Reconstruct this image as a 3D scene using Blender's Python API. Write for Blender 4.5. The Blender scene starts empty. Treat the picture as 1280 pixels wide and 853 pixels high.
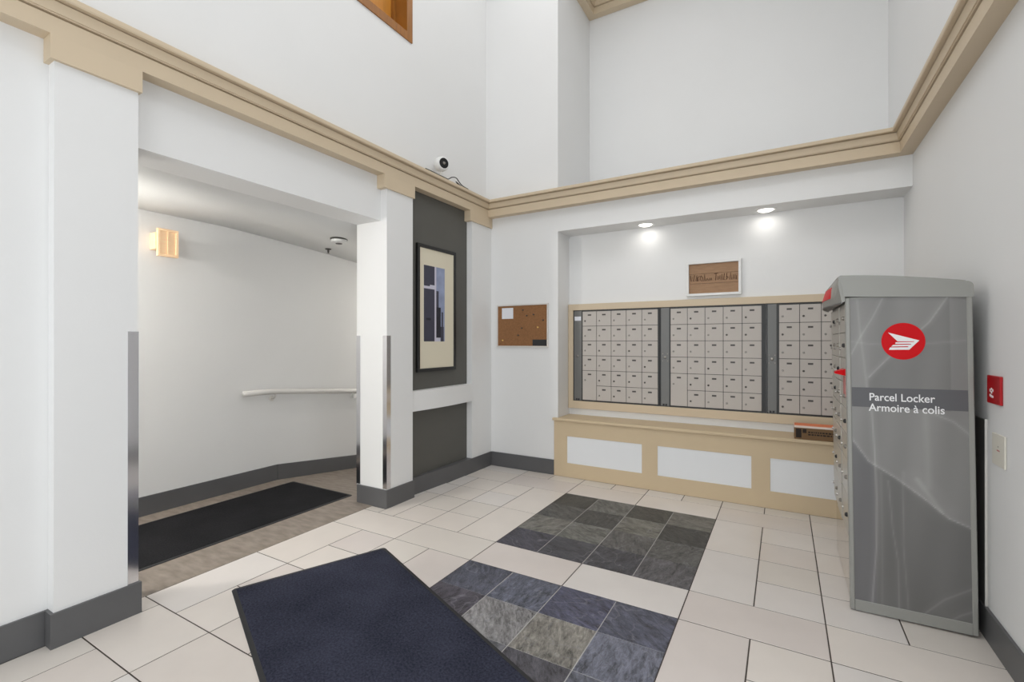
import bpy, bmesh, math, random
from mathutils import Vector, Matrix
random.seed(7)
scene = bpy.context.scene
COL = scene.collection

# ------------------------------------------------------------------ camera, world, lights, exposure
cam_data = bpy.data.cameras.new('camera')
cam = bpy.data.objects.new('camera', cam_data)
COL.objects.link(cam)
cam_data.sensor_fit = 'HORIZONTAL'
cam_data.sensor_width = 36.0
cam_data.lens = 588.0 / 1280.0 * 36.0
cam_data.clip_start = 0.05
cam.location = (0, 0, 1.45)
cam.rotation_euler = (math.radians(90.1), 0, math.radians(30.0))
scene.camera = cam

world = bpy.data.worlds.new('world')
scene.world = world
world.use_nodes = True
wbg = world.node_tree.nodes['Background']
wbg.inputs['Color'].default_value = (0.93, 0.97, 1.0, 1)
wbg.inputs['Strength'].default_value = 0.9

def area_light(name, loc, rot, sx, sy, power, color=(1, 1, 1), spread=180):
    d = bpy.data.lights.new(name, 'AREA')
    d.shape = 'RECTANGLE'
    d.size, d.size_y = sx, sy
    d.energy = power
    d.color = color
    d.spread = math.radians(spread)
    o = bpy.data.objects.new(name, d)
    o.location = loc
    o.rotation_euler = rot
    COL.objects.link(o)
    return o

R90 = math.pi / 2
area_light('lobby_overhead_area', (-1.5, 2.0, 5.8), (0, 0, 0), 2.8, 5.4, 50, (0.98, 0.985, 1.0))
area_light('lobby_overhead_area', (0.1, 1.4, 5.8), (0, 0, 0), 0.9, 0.9, 17, (0.98, 0.985, 1.0))  # added second lamp, no known fixture, brightens the floor near the locker
area_light('entrance_daylight', (-1.4, -2.3, 1.75), (R90, 0, 0), 3.0, 3.3, 60, (0.92, 0.96, 1.0))
area_light('side_door_daylight', (1.0, 0.6, 1.25), (0, R90, 0), 2.1, 2.2, 20, (0.90, 0.95, 1.0))

def point_light(name, loc, power, color, radius=0.06):
    d = bpy.data.lights.new(name, 'POINT')
    d.energy = power
    d.color = color
    d.shadow_soft_size = radius
    o = bpy.data.objects.new(name, d)
    o.location = loc
    COL.objects.link(o)
point_light('corridor_sconce_lamp', (-4.25, 0.35, 2.38), 66, (1.0, 0.97, 0.92))
point_light('corridor_far_fill', (-4.0, 5.4, 1.9), 20, (1.0, 0.95, 0.88))  # unseen light added to brighten the corridor beyond the second pilaster

vs = scene.view_settings
vs.view_transform = 'Standard'
vs.look = 'None'
vs.gamma = 1.0
vs.use_curve_mapping = False
vs.exposure = 0.11

# ------------------------------------------------------------------ materials
def lin(c):
    return tuple((v / 255 / 12.92) if v / 255 <= 0.04045 else ((v / 255 + 0.055) / 1.055) ** 2.4 for v in c)

def mat(name, rgb, rough=0.6, metal=0.0, var=0.0, vscale=8.0, bump=0.0, bscale=60.0, stretch=(1, 1, 1),
        spec=0.5, emit=None, estr=0.0, objcol=False):
    """Principled material from an sRGB colour with procedural grain and fine relief."""
    m = bpy.data.materials.new(name)
    m.use_nodes = True
    nt = m.node_tree
    b = nt.nodes['Principled BSDF']
    c = lin(rgb)
    b.inputs['Roughness'].default_value = rough
    b.inputs['Metallic'].default_value = metal
    b.inputs['Specular IOR Level'].default_value = spec
    b.inputs['Base Color'].default_value = (*c, 1)
    col = None
    tc = nt.nodes.new('ShaderNodeTexCoord')
    mp = nt.nodes.new('ShaderNodeMapping')
    mp.inputs['Scale'].default_value = stretch
    nt.links.new(tc.outputs['Object'], mp.inputs['Vector'])
    if objcol:
        oi = nt.nodes.new('ShaderNodeObjectInfo')
        col = oi.outputs['Color']
    if var > 0:
        n = nt.nodes.new('ShaderNodeTexNoise')
        n.inputs['Scale'].default_value = vscale
        n.inputs['Detail'].default_value = 5
        nt.links.new(mp.outputs['Vector'], n.inputs['Vector'])
        mx = nt.nodes.new('ShaderNodeMix')
        mx.data_type = 'RGBA'
        mx.blend_type = 'MULTIPLY'
        mx.inputs[0].default_value = 1.0
        cr = nt.nodes.new('ShaderNodeMapRange')
        cr.inputs[1].default_value = 0.25
        cr.inputs[2].default_value = 0.75
        cr.inputs[3].default_value = 1 - var
        cr.inputs[4].default_value = 1 + var
        nt.links.new(n.outputs['Fac'], cr.inputs[0])
        if col is None:
            mx.inputs[6].default_value = (*c, 1)
        else:
            nt.links.new(col, mx.inputs[6])
        cc = nt.nodes.new('ShaderNodeCombineColor')
        for i in range(3):
            nt.links.new(cr.outputs[0], cc.inputs[i])
        nt.links.new(cc.outputs[0], mx.inputs[7])
        col = mx.outputs[2]
    if col is not None:
        nt.links.new(col, b.inputs['Base Color'])
    if bump > 0:
        n2 = nt.nodes.new('ShaderNodeTexNoise')
        n2.inputs['Scale'].default_value = bscale
        n2.inputs['Detail'].default_value = 3
        nt.links.new(mp.outputs['Vector'], n2.inputs['Vector'])
        bp = nt.nodes.new('ShaderNodeBump')
        bp.inputs['Strength'].default_value = bump
        bp.inputs['Distance'].default_value = 0.01
        nt.links.new(n2.outputs['Fac'], bp.inputs['Height'])
        nt.links.new(bp.outputs['Normal'], b.inputs['Normal'])
    if emit is not None:
        b.inputs['Emission Color'].default_value = (*lin(emit), 1)
        b.inputs['Emission Strength'].default_value = estr
    return m

M = {}
M['wall'] = mat('white_wall_paint', (232, 232, 231), 0.55, var=0.012, vscale=1.5, bump=0.04, bscale=140)
M['ceiling'] = mat('ceiling_paint', (236, 236, 234), 0.8)
M['crown'] = mat('beige_trim_paint', (208, 190, 163), 0.5, var=0.02, vscale=3)
M['base'] = mat('dark_grey_vinyl_base', (92, 92, 93), 0.42, var=0.05, vscale=5)
M['greywall'] = mat('charcoal_wall_paint', (90, 89, 84), 0.6, var=0.03, vscale=2)
M['tile'] = mat('cream_porcelain', (216, 209, 203), 0.3, var=0.035, vscale=4, objcol=True, spec=0.45)
M['grout'] = mat('brown_grout', (74, 66, 60), 0.85, var=0.1, vscale=20)
M['lgrout'] = mat('pale_grout', (176, 174, 172), 0.85)
M['chrome'] = mat('brushed_steel', (222, 222, 226), 0.13, 1.0, var=0.05, vscale=6, stretch=(8, 8, 0.4))
M['black'] = mat('black_paint', (22, 22, 22), 0.4)
M['rubber'] = mat('black_rubber', (34, 34, 36), 0.6)
M['vinyl'] = mat('brown_vinyl', (138, 127, 117), 0.5, var=0.3, vscale=5, stretch=(1.6, 4.5, 1))
M['bench'] = mat('bench_beige', (204, 184, 152), 0.5, var=0.02, vscale=3)
M['panelwhite'] = mat('white_laminate', (230, 232, 234), 0.45)
M['boxdoor'] = mat('taupe_box_metal', (190, 183, 176), 0.45, 0.0, var=0.02, vscale=3)
M['boxframe'] = mat('dark_box_frame', (46, 46, 45), 0.4)
M['filler'] = mat('grey_filler_metal', (112, 112, 110), 0.4, 0.2)
M['plate'] = mat('dark_number_plate', (72, 68, 64), 0.4)
M['lock'] = mat('lock_steel', (150, 146, 140), 0.3, 0.9)
M['darklock'] = mat('dark_lock', (88, 84, 80), 0.35, 0.6)
M['whiteplastic'] = mat('white_plastic', (232, 232, 230), 0.35)
M['paper'] = mat('paper', (228, 230, 236), 0.8)
M['cork'] = mat('cork', (142, 100, 64), 0.9, var=0.16, vscale=60, bump=0.2, bscale=150)
M['alu'] = mat('aluminium', (224, 221, 216), 0.35, 0.3)
M['wood'] = mat('stained_wood', (150, 96, 34), 0.4, var=0.2, vscale=5, stretch=(1, 12, 1))
M['woodpanel'] = mat('warm_lit_wood', (196, 132, 48), 0.45, var=0.16, vscale=3, stretch=(1, 14, 1))  # amber base colour has warm light on the wood painted in
M['matboard'] = mat('cream_mat_board', (226, 218, 196), 0.8)
M['red'] = mat('red_plastic', (208, 4, 18), 0.45, spec=0.2)
M['darkred'] = mat('dark_red_plate', (176, 6, 20), 0.35)
M['lockgrey'] = mat('locker_grey_plastic', (152, 152, 147), 0.4, 0.15, var=0.015, vscale=3)
M['lockdoor'] = mat('locker_door_metal', (190, 186, 178), 0.3, 0.35)
M['mirror'] = mat('polished_steel', (205, 198, 188), 0.06, 1.0)
M['dark'] = mat('dark_plastic', (40, 40, 42), 0.5)
M['cable'] = mat('black_cable', (38, 36, 36), 0.5)
M['glass_black'] = mat('black_glass', (10, 10, 11), 0.08)
M['rail'] = mat('white_rail_paint', (222, 220, 216), 0.4)
M['sconce'] = mat('peach_alabaster', (250, 214, 170), 0.5, var=0.08, vscale=14, stretch=(1, 1, 5), emit=(255, 222, 190), estr=0.12)
M['diffuser'] = mat('lamp_diffuser', (255, 252, 246), 0.5, emit=(255, 250, 240), estr=3)
M['carton'] = mat('brown_carton', (120, 92, 62), 0.8, var=0.06, vscale=8)
M['ink'] = mat('black_ink', (40, 30, 24), 0.8)
M['cartontop'] = mat('carton_label', (228, 214, 204), 0.7)
M['orange'] = mat('orange_label', (226, 128, 84), 0.7)
M['plank'] = mat('brown_plank', (160, 126, 96), 0.7, var=0.15, vscale=6, stretch=(2, 1, 14))
M['woodink'] = mat('burnt_lettering', (82, 52, 30), 0.8)
M['white'] = mat('white_print', (240, 240, 240), 0.5)
M['bandgrey'] = mat('dark_grey_band', (92, 92, 95), 0.45)
M['ivory'] = mat('ivory_plastic', (226, 222, 210), 0.4)
M['sheet'] = mat('grey_sheet_metal', (120, 120, 118), 0.35, 0.5)
M['yellow'] = mat('yellow_pin', (232, 190, 110), 0.4)
M['indigo'] = mat('print_dark_blue', (62, 62, 78), 0.6, var=0.12, vscale=9)
M['skyprint'] = mat('print_pale_blue', (150, 160, 190), 0.6, var=0.2, vscale=7)
M['lilac'] = mat('print_lilac', (206, 204, 218), 0.6)
M['printblack'] = mat('print_black', (34, 34, 46), 0.6, var=0.4, vscale=30)
M['sign_red'] = mat('pale_red_print', (196, 120, 116), 0.5)

def mat_pile(name, c1, c2, scale):
    m = bpy.data.materials.new(name)
    m.use_nodes = True
    nt = m.node_tree
    b = nt.nodes['Principled BSDF']
    b.inputs['Roughness'].default_value = 0.95
    b.inputs['Specular IOR Level'].default_value = 0.1
    tc = nt.nodes.new('ShaderNodeTexCoord')
    n = nt.nodes.new('ShaderNodeTexNoise')
    n.inputs['Scale'].default_value = scale
    n.inputs['Detail'].default_value = 6
    n.inputs['Roughness'].default_value = 0.75
    n2 = nt.nodes.new('ShaderNodeTexNoise')
    n2.inputs['Scale'].default_value = 3.0
    nt.links.new(tc.outputs['Object'], n.inputs['Vector'])
    nt.links.new(tc.outputs['Object'], n2.inputs['Vector'])
    ad = nt.nodes.new('ShaderNodeMath')
    ad.operation = 'MULTIPLY_ADD'
    ad.inputs[1].default_value = 0.35
    nt.links.new(n2.outputs['Fac'], ad.inputs[0])
    nt.links.new(n.outputs['Fac'], ad.inputs[2])
    cr = nt.nodes.new('ShaderNodeValToRGB')
    cr.color_ramp.elements[0].position = 0.45
    cr.color_ramp.elements[1].position = 0.85
    cr.color_ramp.elements[0].color = (*lin(c1), 1)
    cr.color_ramp.elements[1].color = (*lin(c2), 1)
    nt.links.new(ad.outputs[0], cr.inputs[0])
    nt.links.new(cr.outputs[0], b.inputs['Base Color'])
    bp = nt.nodes.new('ShaderNodeBump')
    bp.inputs['Strength'].default_value = 0.6
    bp.inputs['Distance'].default_value = 0.006
    nt.links.new(n.outputs['Fac'], bp.inputs['Height'])
    nt.links.new(bp.outputs['Normal'], b.inputs['Normal'])
    return m
M['navy'] = mat_pile('navy_carpet_pile', (24, 26, 37), (68, 70, 85), 90)
M['blackpile'] = mat_pile('black_carpet_pile', (16, 16, 18), (44, 44, 46), 90)

def mat_slate():
    """Cleft slate: two object-tinted tones, streaked noise shifted per tile, and a few pale veins."""
    m = bpy.data.materials.new('cleft_slate')
    m.use_nodes = True
    nt = m.node_tree
    L = nt.links.new
    b = nt.nodes['Principled BSDF']
    b.inputs['Roughness'].default_value = 0.42
    tc = nt.nodes.new('ShaderNodeTexCoord')
    oi = nt.nodes.new('ShaderNodeObjectInfo')
    sc = nt.nodes.new('ShaderNodeVectorMath')
    sc.operation = 'SCALE'
    cx = nt.nodes.new('ShaderNodeCombineXYZ')
    for i in range(3):
        L(oi.outputs['Random'], cx.inputs[i])
    L(cx.outputs[0], sc.inputs[0])
    sc.inputs['Scale'].default_value = 37.0
    ad = nt.nodes.new('ShaderNodeVectorMath')
    ad.operation = 'ADD'
    L(tc.outputs['Object'], ad.inputs[0])
    L(sc.outputs[0], ad.inputs[1])
    vr = nt.nodes.new('ShaderNodeVectorRotate')
    vr.rotation_type = 'Z_AXIS'
    ang = nt.nodes.new('ShaderNodeMath')
    ang.operation = 'MULTIPLY'
    ang.inputs[1].default_value = 2.2
    L(oi.outputs['Random'], ang.inputs[0])
    L(ad.outputs[0], vr.inputs['Vector'])
    L(ang.outputs[0], vr.inputs['Angle'])
    mp = nt.nodes.new('ShaderNodeMapping')
    mp.inputs['Scale'].default_value = (1.0, 2.8, 1.0)
    L(vr.outputs[0], mp.inputs['Vector'])
    n = nt.nodes.new('ShaderNodeTexNoise')
    n.inputs['Scale'].default_value = 21
    n.inputs['Detail'].default_value = 9
    n.inputs['Roughness'].default_value = 0.74
    n.inputs['Distortion'].default_value = 0.9
    L(mp.outputs[0], n.inputs['Vector'])
    nb = nt.nodes.new('ShaderNodeTexNoise')
    nb.inputs['Scale'].default_value = 5.5
    nb.inputs['Detail'].default_value = 8
    nb.inputs['Roughness'].default_value = 0.65
    nb.inputs['Distortion'].default_value = 1.2
    L(mp.outputs[0], nb.inputs['Vector'])
    nm = nt.nodes.new('ShaderNodeMix')
    nm.inputs[0].default_value = 0.5
    L(n.outputs['Fac'], nm.inputs[2])
    L(nb.outputs['Fac'], nm.inputs[3])
    mr = nt.nodes.new('ShaderNodeMapRange')
    mr.inputs[1].default_value = 0.36
    mr.inputs[2].default_value = 0.66
    mr.inputs[3].default_value = 0.12
    mr.inputs[4].default_value = 2.25
    L(nm.outputs[0], mr.inputs[0])
    mx = nt.nodes.new('ShaderNodeVectorMath')
    mx.operation = 'SCALE'
    L(oi.outputs['Color'], mx.inputs[0])
    L(mr.outputs[0], mx.inputs['Scale'])
    w = nt.nodes.new('ShaderNodeTexNoise')
    w.inputs['Scale'].default_value = 2.6
    w.inputs['Detail'].default_value = 3
    w.inputs['Distortion'].default_value = 0.8
    L(ad.outputs[0], w.inputs['Vector'])
    a1 = nt.nodes.new('ShaderNodeMath')
    a1.operation = 'SUBTRACT'
    a1.inputs[1].default_value = 0.5
    L(w.outputs['Fac'], a1.inputs[0])
    a2 = nt.nodes.new('ShaderNodeMath')
    a2.operation = 'ABSOLUTE'
    L(a1.outputs[0], a2.inputs[0])
    vm = nt.nodes.new('ShaderNodeMapRange')
    vm.inputs[1].default_value = 0.0
    vm.inputs[2].default_value = 0.007
    vm.inputs[3].default_value = 0.35
    vm.inputs[4].default_value = 0.0
    L(a2.outputs[0], vm.inputs[0])
    mix = nt.nodes.new('ShaderNodeMix')
    mix.data_type = 'RGBA'
    L(vm.outputs[0], mix.inputs[0])
    L(mx.outputs[0], mix.inputs[6])
    mix.inputs[7].default_value = (*lin((150, 150, 156)), 1)
    L(mix.outputs[2], b.inputs['Base Color'])
    bp = nt.nodes.new('ShaderNodeBump')
    bp.inputs['Strength'].default_value = 0.8
    bp.inputs['Distance'].default_value = 0.008
    L(n.outputs['Fac'], bp.inputs['Height'])
    L(bp.outputs['Normal'], b.inputs['Normal'])
    return m
M['slate'] = mat_slate()

def mat_vcol(name, rough):
    m = bpy.data.materials.new(name)
    m.use_nodes = True
    b = m.node_tree.nodes['Principled BSDF']
    b.inputs['Roughness'].default_value = rough
    a = m.node_tree.nodes.new('ShaderNodeVertexColor')
    a.layer_name = 'print'
    m.node_tree.links.new(a.outputs['Color'], b.inputs['Base Color'])
    return m
M['swoosh'] = mat_vcol('printed_grey_film', 0.38)

# ------------------------------------------------------------------ helpers
ORG = {}

def box(bm, x0, x1, y0, y1, z0, z1, bev=0.0):
    r = bmesh.ops.create_cube(bm, size=1.0)
    c = Vector(((x0 + x1) / 2, (y0 + y1) / 2, (z0 + z1) / 2))
    for v in r['verts']:
        v.co = Vector((v.co.x * (x1 - x0), v.co.y * (y1 - y0), v.co.z * (z1 - z0))) + c
    if bev > 0:
        es = list({e for v in r['verts'] for e in v.link_edges})
        bmesh.ops.bevel(bm, geom=es, offset=bev, segments=1, affect='EDGES')

def prism(bm, pts, vec):
    """extrude a planar polygon of 3D points along vec"""
    vec = Vector(vec)
    a = [bm.verts.new(p) for p in pts]
    b = [bm.verts.new(Vector(p) + vec) for p in pts]
    n = len(pts)
    bm.faces.new(a)
    bm.faces.new(b[::-1])
    for i in range(n):
        bm.faces.new((a[i], b[i], b[(i + 1) % n], a[(i + 1) % n]))

def loft(bm, rings, cap=True, closed=True):
    vs_ = [[bm.verts.new(p) for p in r] for r in rings]
    n = len(rings[0])
    for a, b in zip(vs_, vs_[1:]):
        for i in range(n if closed else n - 1):
            j = (i + 1) % n
            bm.faces.new((a[i], a[j], b[j], b[i]))
    if cap:
        bm.faces.new(vs_[0][::-1])
        bm.faces.new(vs_[-1])

def cyl(bm, p0, p1, r0, r1=None, n=16):
    r1 = r0 if r1 is None else r1
    p0, p1 = Vector(p0), Vector(p1)
    d = (p1 - p0).normalized()
    u = d.orthogonal().normalized()
    v = d.cross(u)
    rings = []
    for p, r in ((p0, r0), (p1, r1)):
        rings.append([p + (u * math.cos(2 * math.pi * k / n) + v * math.sin(2 * math.pi * k / n)) * r for k in range(n)])
    loft(bm, rings)

def lathe(bm, base, axis, prof, n=20):
    base = Vector(base)
    d = Vector(axis).normalized()
    u = d.orthogonal().normalized()
    v = d.cross(u)
    loft(bm, [[base + d * h + (u * math.cos(2 * math.pi * k / n) + v * math.sin(2 * math.pi * k / n)) * max(r, 1e-4)
               for k in range(n)] for r, h in prof])

def tube(bm, pts, r, n=8):
    pts = [Vector(p) for p in pts]
    rings = []
    u = None
    for i, p in enumerate(pts):
        d = (pts[min(i + 1, len(pts) - 1)] - pts[max(i - 1, 0)]).normalized()
        if u is None:
            u = d.orthogonal().normalized()
        u = (u - d * u.dot(d)).normalized()
        v = d.cross(u)
        rings.append([p + (u * math.cos(2 * math.pi * k / n) + v * math.sin(2 * math.pi * k / n)) * r for k in range(n)])
    loft(bm, rings)

def obj(name, bm, m, parent=None, org=None, smooth=False):
    """link bm (given in the frame of its top-level root) as one object called name"""
    bmesh.ops.recalc_face_normals(bm, faces=bm.faces)
    base = Vector(org) if org is not None else (ORG[parent.name] if parent else Vector((0, 0, 0)))
    if base.length > 0:
        bmesh.ops.translate(bm, verts=bm.verts, vec=-base)
    me = bpy.data.meshes.new(name)
    bm.to_mesh(me)
    bm.free()
    if smooth:
        for p in me.polygons:
            p.use_smooth = True
    me.materials.append(M[m] if isinstance(m, str) else m)
    o = bpy.data.objects.new(name, me)
    COL.objects.link(o)
    ORG[o.name] = base
    if parent:
        o.parent = parent
        o.location = base - ORG[parent.name]
    else:
        o.location = base
    return o

def smooth_by_angle(o, deg=35):
    me = o.data
    for p in me.polygons:
        p.use_smooth = True
    bm = bmesh.new()
    bm.from_mesh(me)
    for e in bm.edges:
        if len(e.link_faces) == 2 and e.calc_face_angle(0) > math.radians(deg):
            e.smooth = False
    bm.to_mesh(me)
    bm.free()

def tag(o, label, cat, group=None):
    o['label'] = label
    o['category'] = cat
    if group:
        o['group'] = group
    return o

def thing(name, label, cat, loc, group=None):
    o = bpy.data.objects.new(name, None)
    o.empty_display_size = 0.1
    COL.objects.link(o)
    o.location = loc
    ORG[o.name] = Vector(loc)
    return tag(o, label, cat, group)

def struct(name, bm, m):
    o = obj(name, bm, m)
    o['kind'] = 'structure'
    return o

def bxo(name, m, parent, *b, bev=0.0, org=None):
    bm = bmesh.new()
    box(bm, *b, bev=bev)
    return obj(name, bm, m, parent, org)

def text_obj(name, body, m, parent, xf, size, depth=0.0008, spacing=1.0, offset=0.0):
    """flat lettering: a text curve turned into a mesh; xf maps (x, y, z) of the text to the root frame"""
    cu = bpy.data.curves.new(name, 'FONT')
    cu.body = body
    cu.size = size
    cu.extrude = depth
    cu.space_character = spacing
    cu.offset = offset
    t = bpy.data.objects.new(name + '_curve', cu)
    COL.objects.link(t)
    dg = bpy.context.evaluated_depsgraph_get()
    me = bpy.data.meshes.new_from_object(t.evaluated_get(dg))
    bpy.data.objects.remove(t)
    bm = bmesh.new()
    bm.from_mesh(me)
    bpy.data.meshes.remove(me)
    for v in bm.verts:
        v.co = xf(v.co)
    return obj(name, bm, m, parent)

# ------------------------------------------------------------------ dimensions
XL, XR, YB = -3.065, 0.865, 4.69          # left wall, right wall, back wall faces
YA = 5.0                                   # back of the mailbox alcove
XA = -2.13                                 # left cheek of the alcove and of the upper recess
YU = 5.66                                  # back of the upper recess
YF = -2.2                                  # wall with the entrance
ZC = 5.85                                  # ceiling
PX = -2.99                                 # front of the pilasters
Z_OPEN, Z_SOF = 2.515, 2.655
CR0, CR1 = 2.900, 3.085                    # crown bottom and top
BH = 0.16                                  # baseboard height
XC = -4.62                                 # corridor wall

# ------------------------------------------------------------------ setting: walls
bm = bmesh.new()
W0, W1 = -3.36, XL
wy0, wy1, wz0, wz1 = 2.3, 3.397, 4.288, 5.25       # window opening
box(bm, W0, W1, YF, 0.845, 0, CR0)
box(bm, W0, W1, 1.18, 3.0, Z_OPEN, CR0)
box(bm, W0, W1, 3.33, YB, 0, CR0)
box(bm, W0, W1, YF, YB, CR0, wz0)
box(bm, W0, W1, YF, wy0, wz0, wz1)
box(bm, W0, W1, wy1, YB, wz0, wz1)
box(bm, W0, W1, YF, YB, wz1, ZC)
wall_left = struct('wall_left', bm, 'wall')

bm = bmesh.new()
box(bm, W0, XA, YB, 5.76, 0, ZC)
box(bm, XA, XR, YA, 5.76, 0, Z_SOF)
box(bm, XA, XR, YB, 5.76, Z_SOF, CR1)
box(bm, XA, XR, YU, 5.76, CR1, ZC)
wall_back = struct('wall_back', bm, 'wall')

bm = bmesh.new()
box(bm, XR, XR + 0.12, YF, -0.5, 0, ZC)
box(bm, XR, XR + 0.12, 1.7, 5.76, 0, ZC)
box(bm, XR, XR + 0.12, -0.5, 1.7, 2.3, ZC)
wall_right = struct('wall_right', bm, 'wall')
bm = bmesh.new()                                    # glazed side door, outside the frame
for y in (-0.5, 0.57, 1.64):
    box(bm, XR + 0.03, XR + 0.08, y, y + 0.06, 0, 2.3)
for z in (0.0, 1.0, 2.24):
    box(bm, XR + 0.03, XR + 0.08, -0.44, 1.64, z, z + 0.06)
struct('door_2', bm, 'alu')

bm = bmesh.new()                                    # entrance wall behind the camera, with a glazed opening
box(bm, W0, -2.75, YF - 0.12, YF, 0, ZC)
box(bm, 0.55, XR + 0.12, YF - 0.12, YF, 0, ZC)
box(bm, -2.75, 0.55, YF - 0.12, YF, 3.5, ZC)
struct('wall_front', bm, 'wall')
bm = bmesh.new()
for x in (-2.75, -1.65, -0.6, 0.49):
    box(bm, x, x + 0.06, YF - 0.1, YF - 0.04, 0, 3.5)
box(bm, -2.69, 0.49, YF - 0.1, YF - 0.04, 3.44, 3.5)
box(bm, -2.69, 0.49, YF - 0.1, YF - 0.04, 2.2, 2.26)
box(bm, -2.69, 0.49, YF - 0.1, YF - 0.04, 0.0, 0.1)
struct('door_1', bm, 'alu')

bm = bmesh.new()
box(bm, W0, XR + 0.12, YF - 0.12, 5.76, ZC, ZC + 0.1)
struct('ceiling', bm, 'ceiling')

# corridor shell
bm = bmesh.new()
box(bm, XC - 0.1, XC, -1.2, 6.2, -0.4, 2.7)
box(bm, XC, W0, -1.3, -1.2, -0.1, 2.7)
box(bm, XC, W0, 6.2, 6.3, -0.5, 2.7)
wall_corridor = struct('wall_corridor', bm, 'wall')
bm = bmesh.new()
def corridor_ceiling_z(y):
    return 2.55 if y < 2.5 else 2.55 - 0.045 * (y - 2.5) - 0.015 * (y - 2.5) ** 2
ys = [-1.2, 2.5, 2.75, 3.0, 3.25, 3.5, 3.75, 4.0, 4.3, 4.7, 5.2, 6.2]
loft(bm, [[(XC, y, corridor_ceiling_z(min(y, 4.7))), (W0, y, corridor_ceiling_z(min(y, 4.7))), (W0, y, 2.7), (XC, y, 2.7)] for y in ys])
o = struct('ceiling.001', bm, 'ceiling')
for p in o.data.polygons:
    p.use_smooth = abs(p.normal.z) > 0.9 and p.center.z < 2.6

def ramp_z(y):
    return 0.0 if y < 3.05 else -0.112 * (y - 3.05)
bm = bmesh.new()
prism(bm, [(XC, -1.2, 0.0), (XC, 3.05, 0.0), (XC, 6.2, ramp_z(6.2)), (XC, 6.2, -0.5), (XC, -1.2, -0.1)], (W0 - XC, 0, 0))
box(bm, W0, -3.152, 1.18, 3.0, -0.1, 0.0)
floor_corr = struct('floor.001', bm, 'vinyl')

bm = bmesh.new()
prism(bm, [(XC, -1.2, 0.0), (XC, 3.05, 0.0), (XC, 3.05, BH), (XC, -1.2, BH)], (0.014, 0, 0))
prism(bm, [(XC, 3.055, ramp_z(3.055)), (XC, 6.2, ramp_z(6.2)), (XC, 6.2, ramp_z(6.2) + BH), (XC, 3.055, BH)], (0.016, 0, 0))
struct('baseboard_corridor', bm, 'base')

# ------------------------------------------------------------------ pilasters of the left wall, with capitals, corner guards and bases
def pilaster(y0, y1, xback, px, cap0, cap1, guards, base):
    bm = bmesh.new()
    box(bm, xback, px, y0, y1, 0, 2.785)
    box(bm, xback, W1, y0, y1, 2.785, CR0)
    p = obj('pilaster', bm, 'wall', wall_left, org=((xback + px) / 2, (y0 + y1) / 2, 0))
    bm = bmesh.new()
    box(bm, W1, XL + 0.09, cap0, cap1, 2.785, CR0)
    obj('capital', bm, 'crown', p)
    for g in guards:
        obj('corner_guard', g, 'chrome', p)['label'] = 'brushed steel corner guard'
    obj('base', base, 'base', p)

def angle_guard(cx, cy, sx, sy, z0=0.165, z1=1.505, w=0.045, t=0.003):
    """L-shaped guard on the vertical edge (cx, cy); sx, sy point away from the body"""
    bm = bmesh.new()
    pts = [(cx + sx * t, cy + sy * t), (cx + sx * t, cy - sy * w), (cx, cy - sy * w), (cx, cy), (cx - sx * w, cy), (cx - sx * w, cy + sy * t)]
    prism(bm, [(x, y, z0) for x, y in pts], (0, 0, z1 - z0))
    return bm

b1 = bmesh.new()
pts = [(W1, 0.845), (PX - 0.005, 0.845), (PX - 0.005, 1.18), (-3.15, 1.18), (-3.15, 1.194), (PX + 0.009, 1.194), (PX + 0.009, 0.831), (W1, 0.831)]
prism(b1, [(x, y, 0) for x, y in pts], (0, 0, BH + 0.005))
pilaster(0.845, 1.18, -3.36, PX - 0.005, 0.826, 1.192, [angle_guard(PX - 0.005, 1.18, 1, 1)], b1)
b2 = bmesh.new()
pts = [(-3.345, 3.0), (PX, 3.0), (PX, 3.33), (PX + 0.012, 3.342), (PX + 0.012, 2.986), (-3.345, 2.986)]
prism(b2, [(x, y, 0) for x, y in pts], (0, 0, BH))
pilaster(3.0, 3.33, -3.36, PX, 2.958, 3.345, [angle_guard(PX, 3.0, 1, -1), angle_guard(-3.36, 3.0, -1, -1)], b2)

# bowed stretch of base between the pilasters, and on to the corner
def bow(y):
    t = (y - 3.345) / (4.29 - 3.345)
    return -3.032 + 0.045 * min(1.0, 1.35 * t) if t < 1 else -2.978
bm = bmesh.new()
yy = [3.345, 3.5, 3.65, 3.8, 3.95, 4.1, 4.29]
loft(bm, [[(XL, y, 0), (bow(y), y, 0), (bow(y), y, BH), (XL, y, BH)] for y in yy])
struct('baseboard_left', bm, 'base')
b3 = bmesh.new()
box(b3, PX, PX + 0.012, 4.29, 4.676, 0, BH)
pilaster(4.29, 4.69, W1, PX, 4.245, 4.69, [], b3)

# charcoal panels and the white bowed rail between them
bxo('accent_panel', 'greywall', wall_left, XL, XL + 0.006, 3.33, 4.29, BH, 0.80)
bxo('accent_panel', 'greywall', wall_left, XL, XL + 0.006, 3.33, 4.29, 0.985, CR0)
bm = bmesh.new()
def bow2(y):
    t = (y - 3.33) / 0.96
    return -3.005 + 0.05 * math.sin(math.pi * min(max(t, 0), 1)) * 0.6 + 0.018 * t
yy = [3.33 + 0.96 * k / 12 for k in range(13)]
loft(bm, [[(XL, y, 0.795), (bow2(y), y, 0.795), (bow2(y), y, 0.985), (XL, y, 0.985)] for y in yy])
obj('bowed_rail', bm, 'wall', wall_left)

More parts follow.
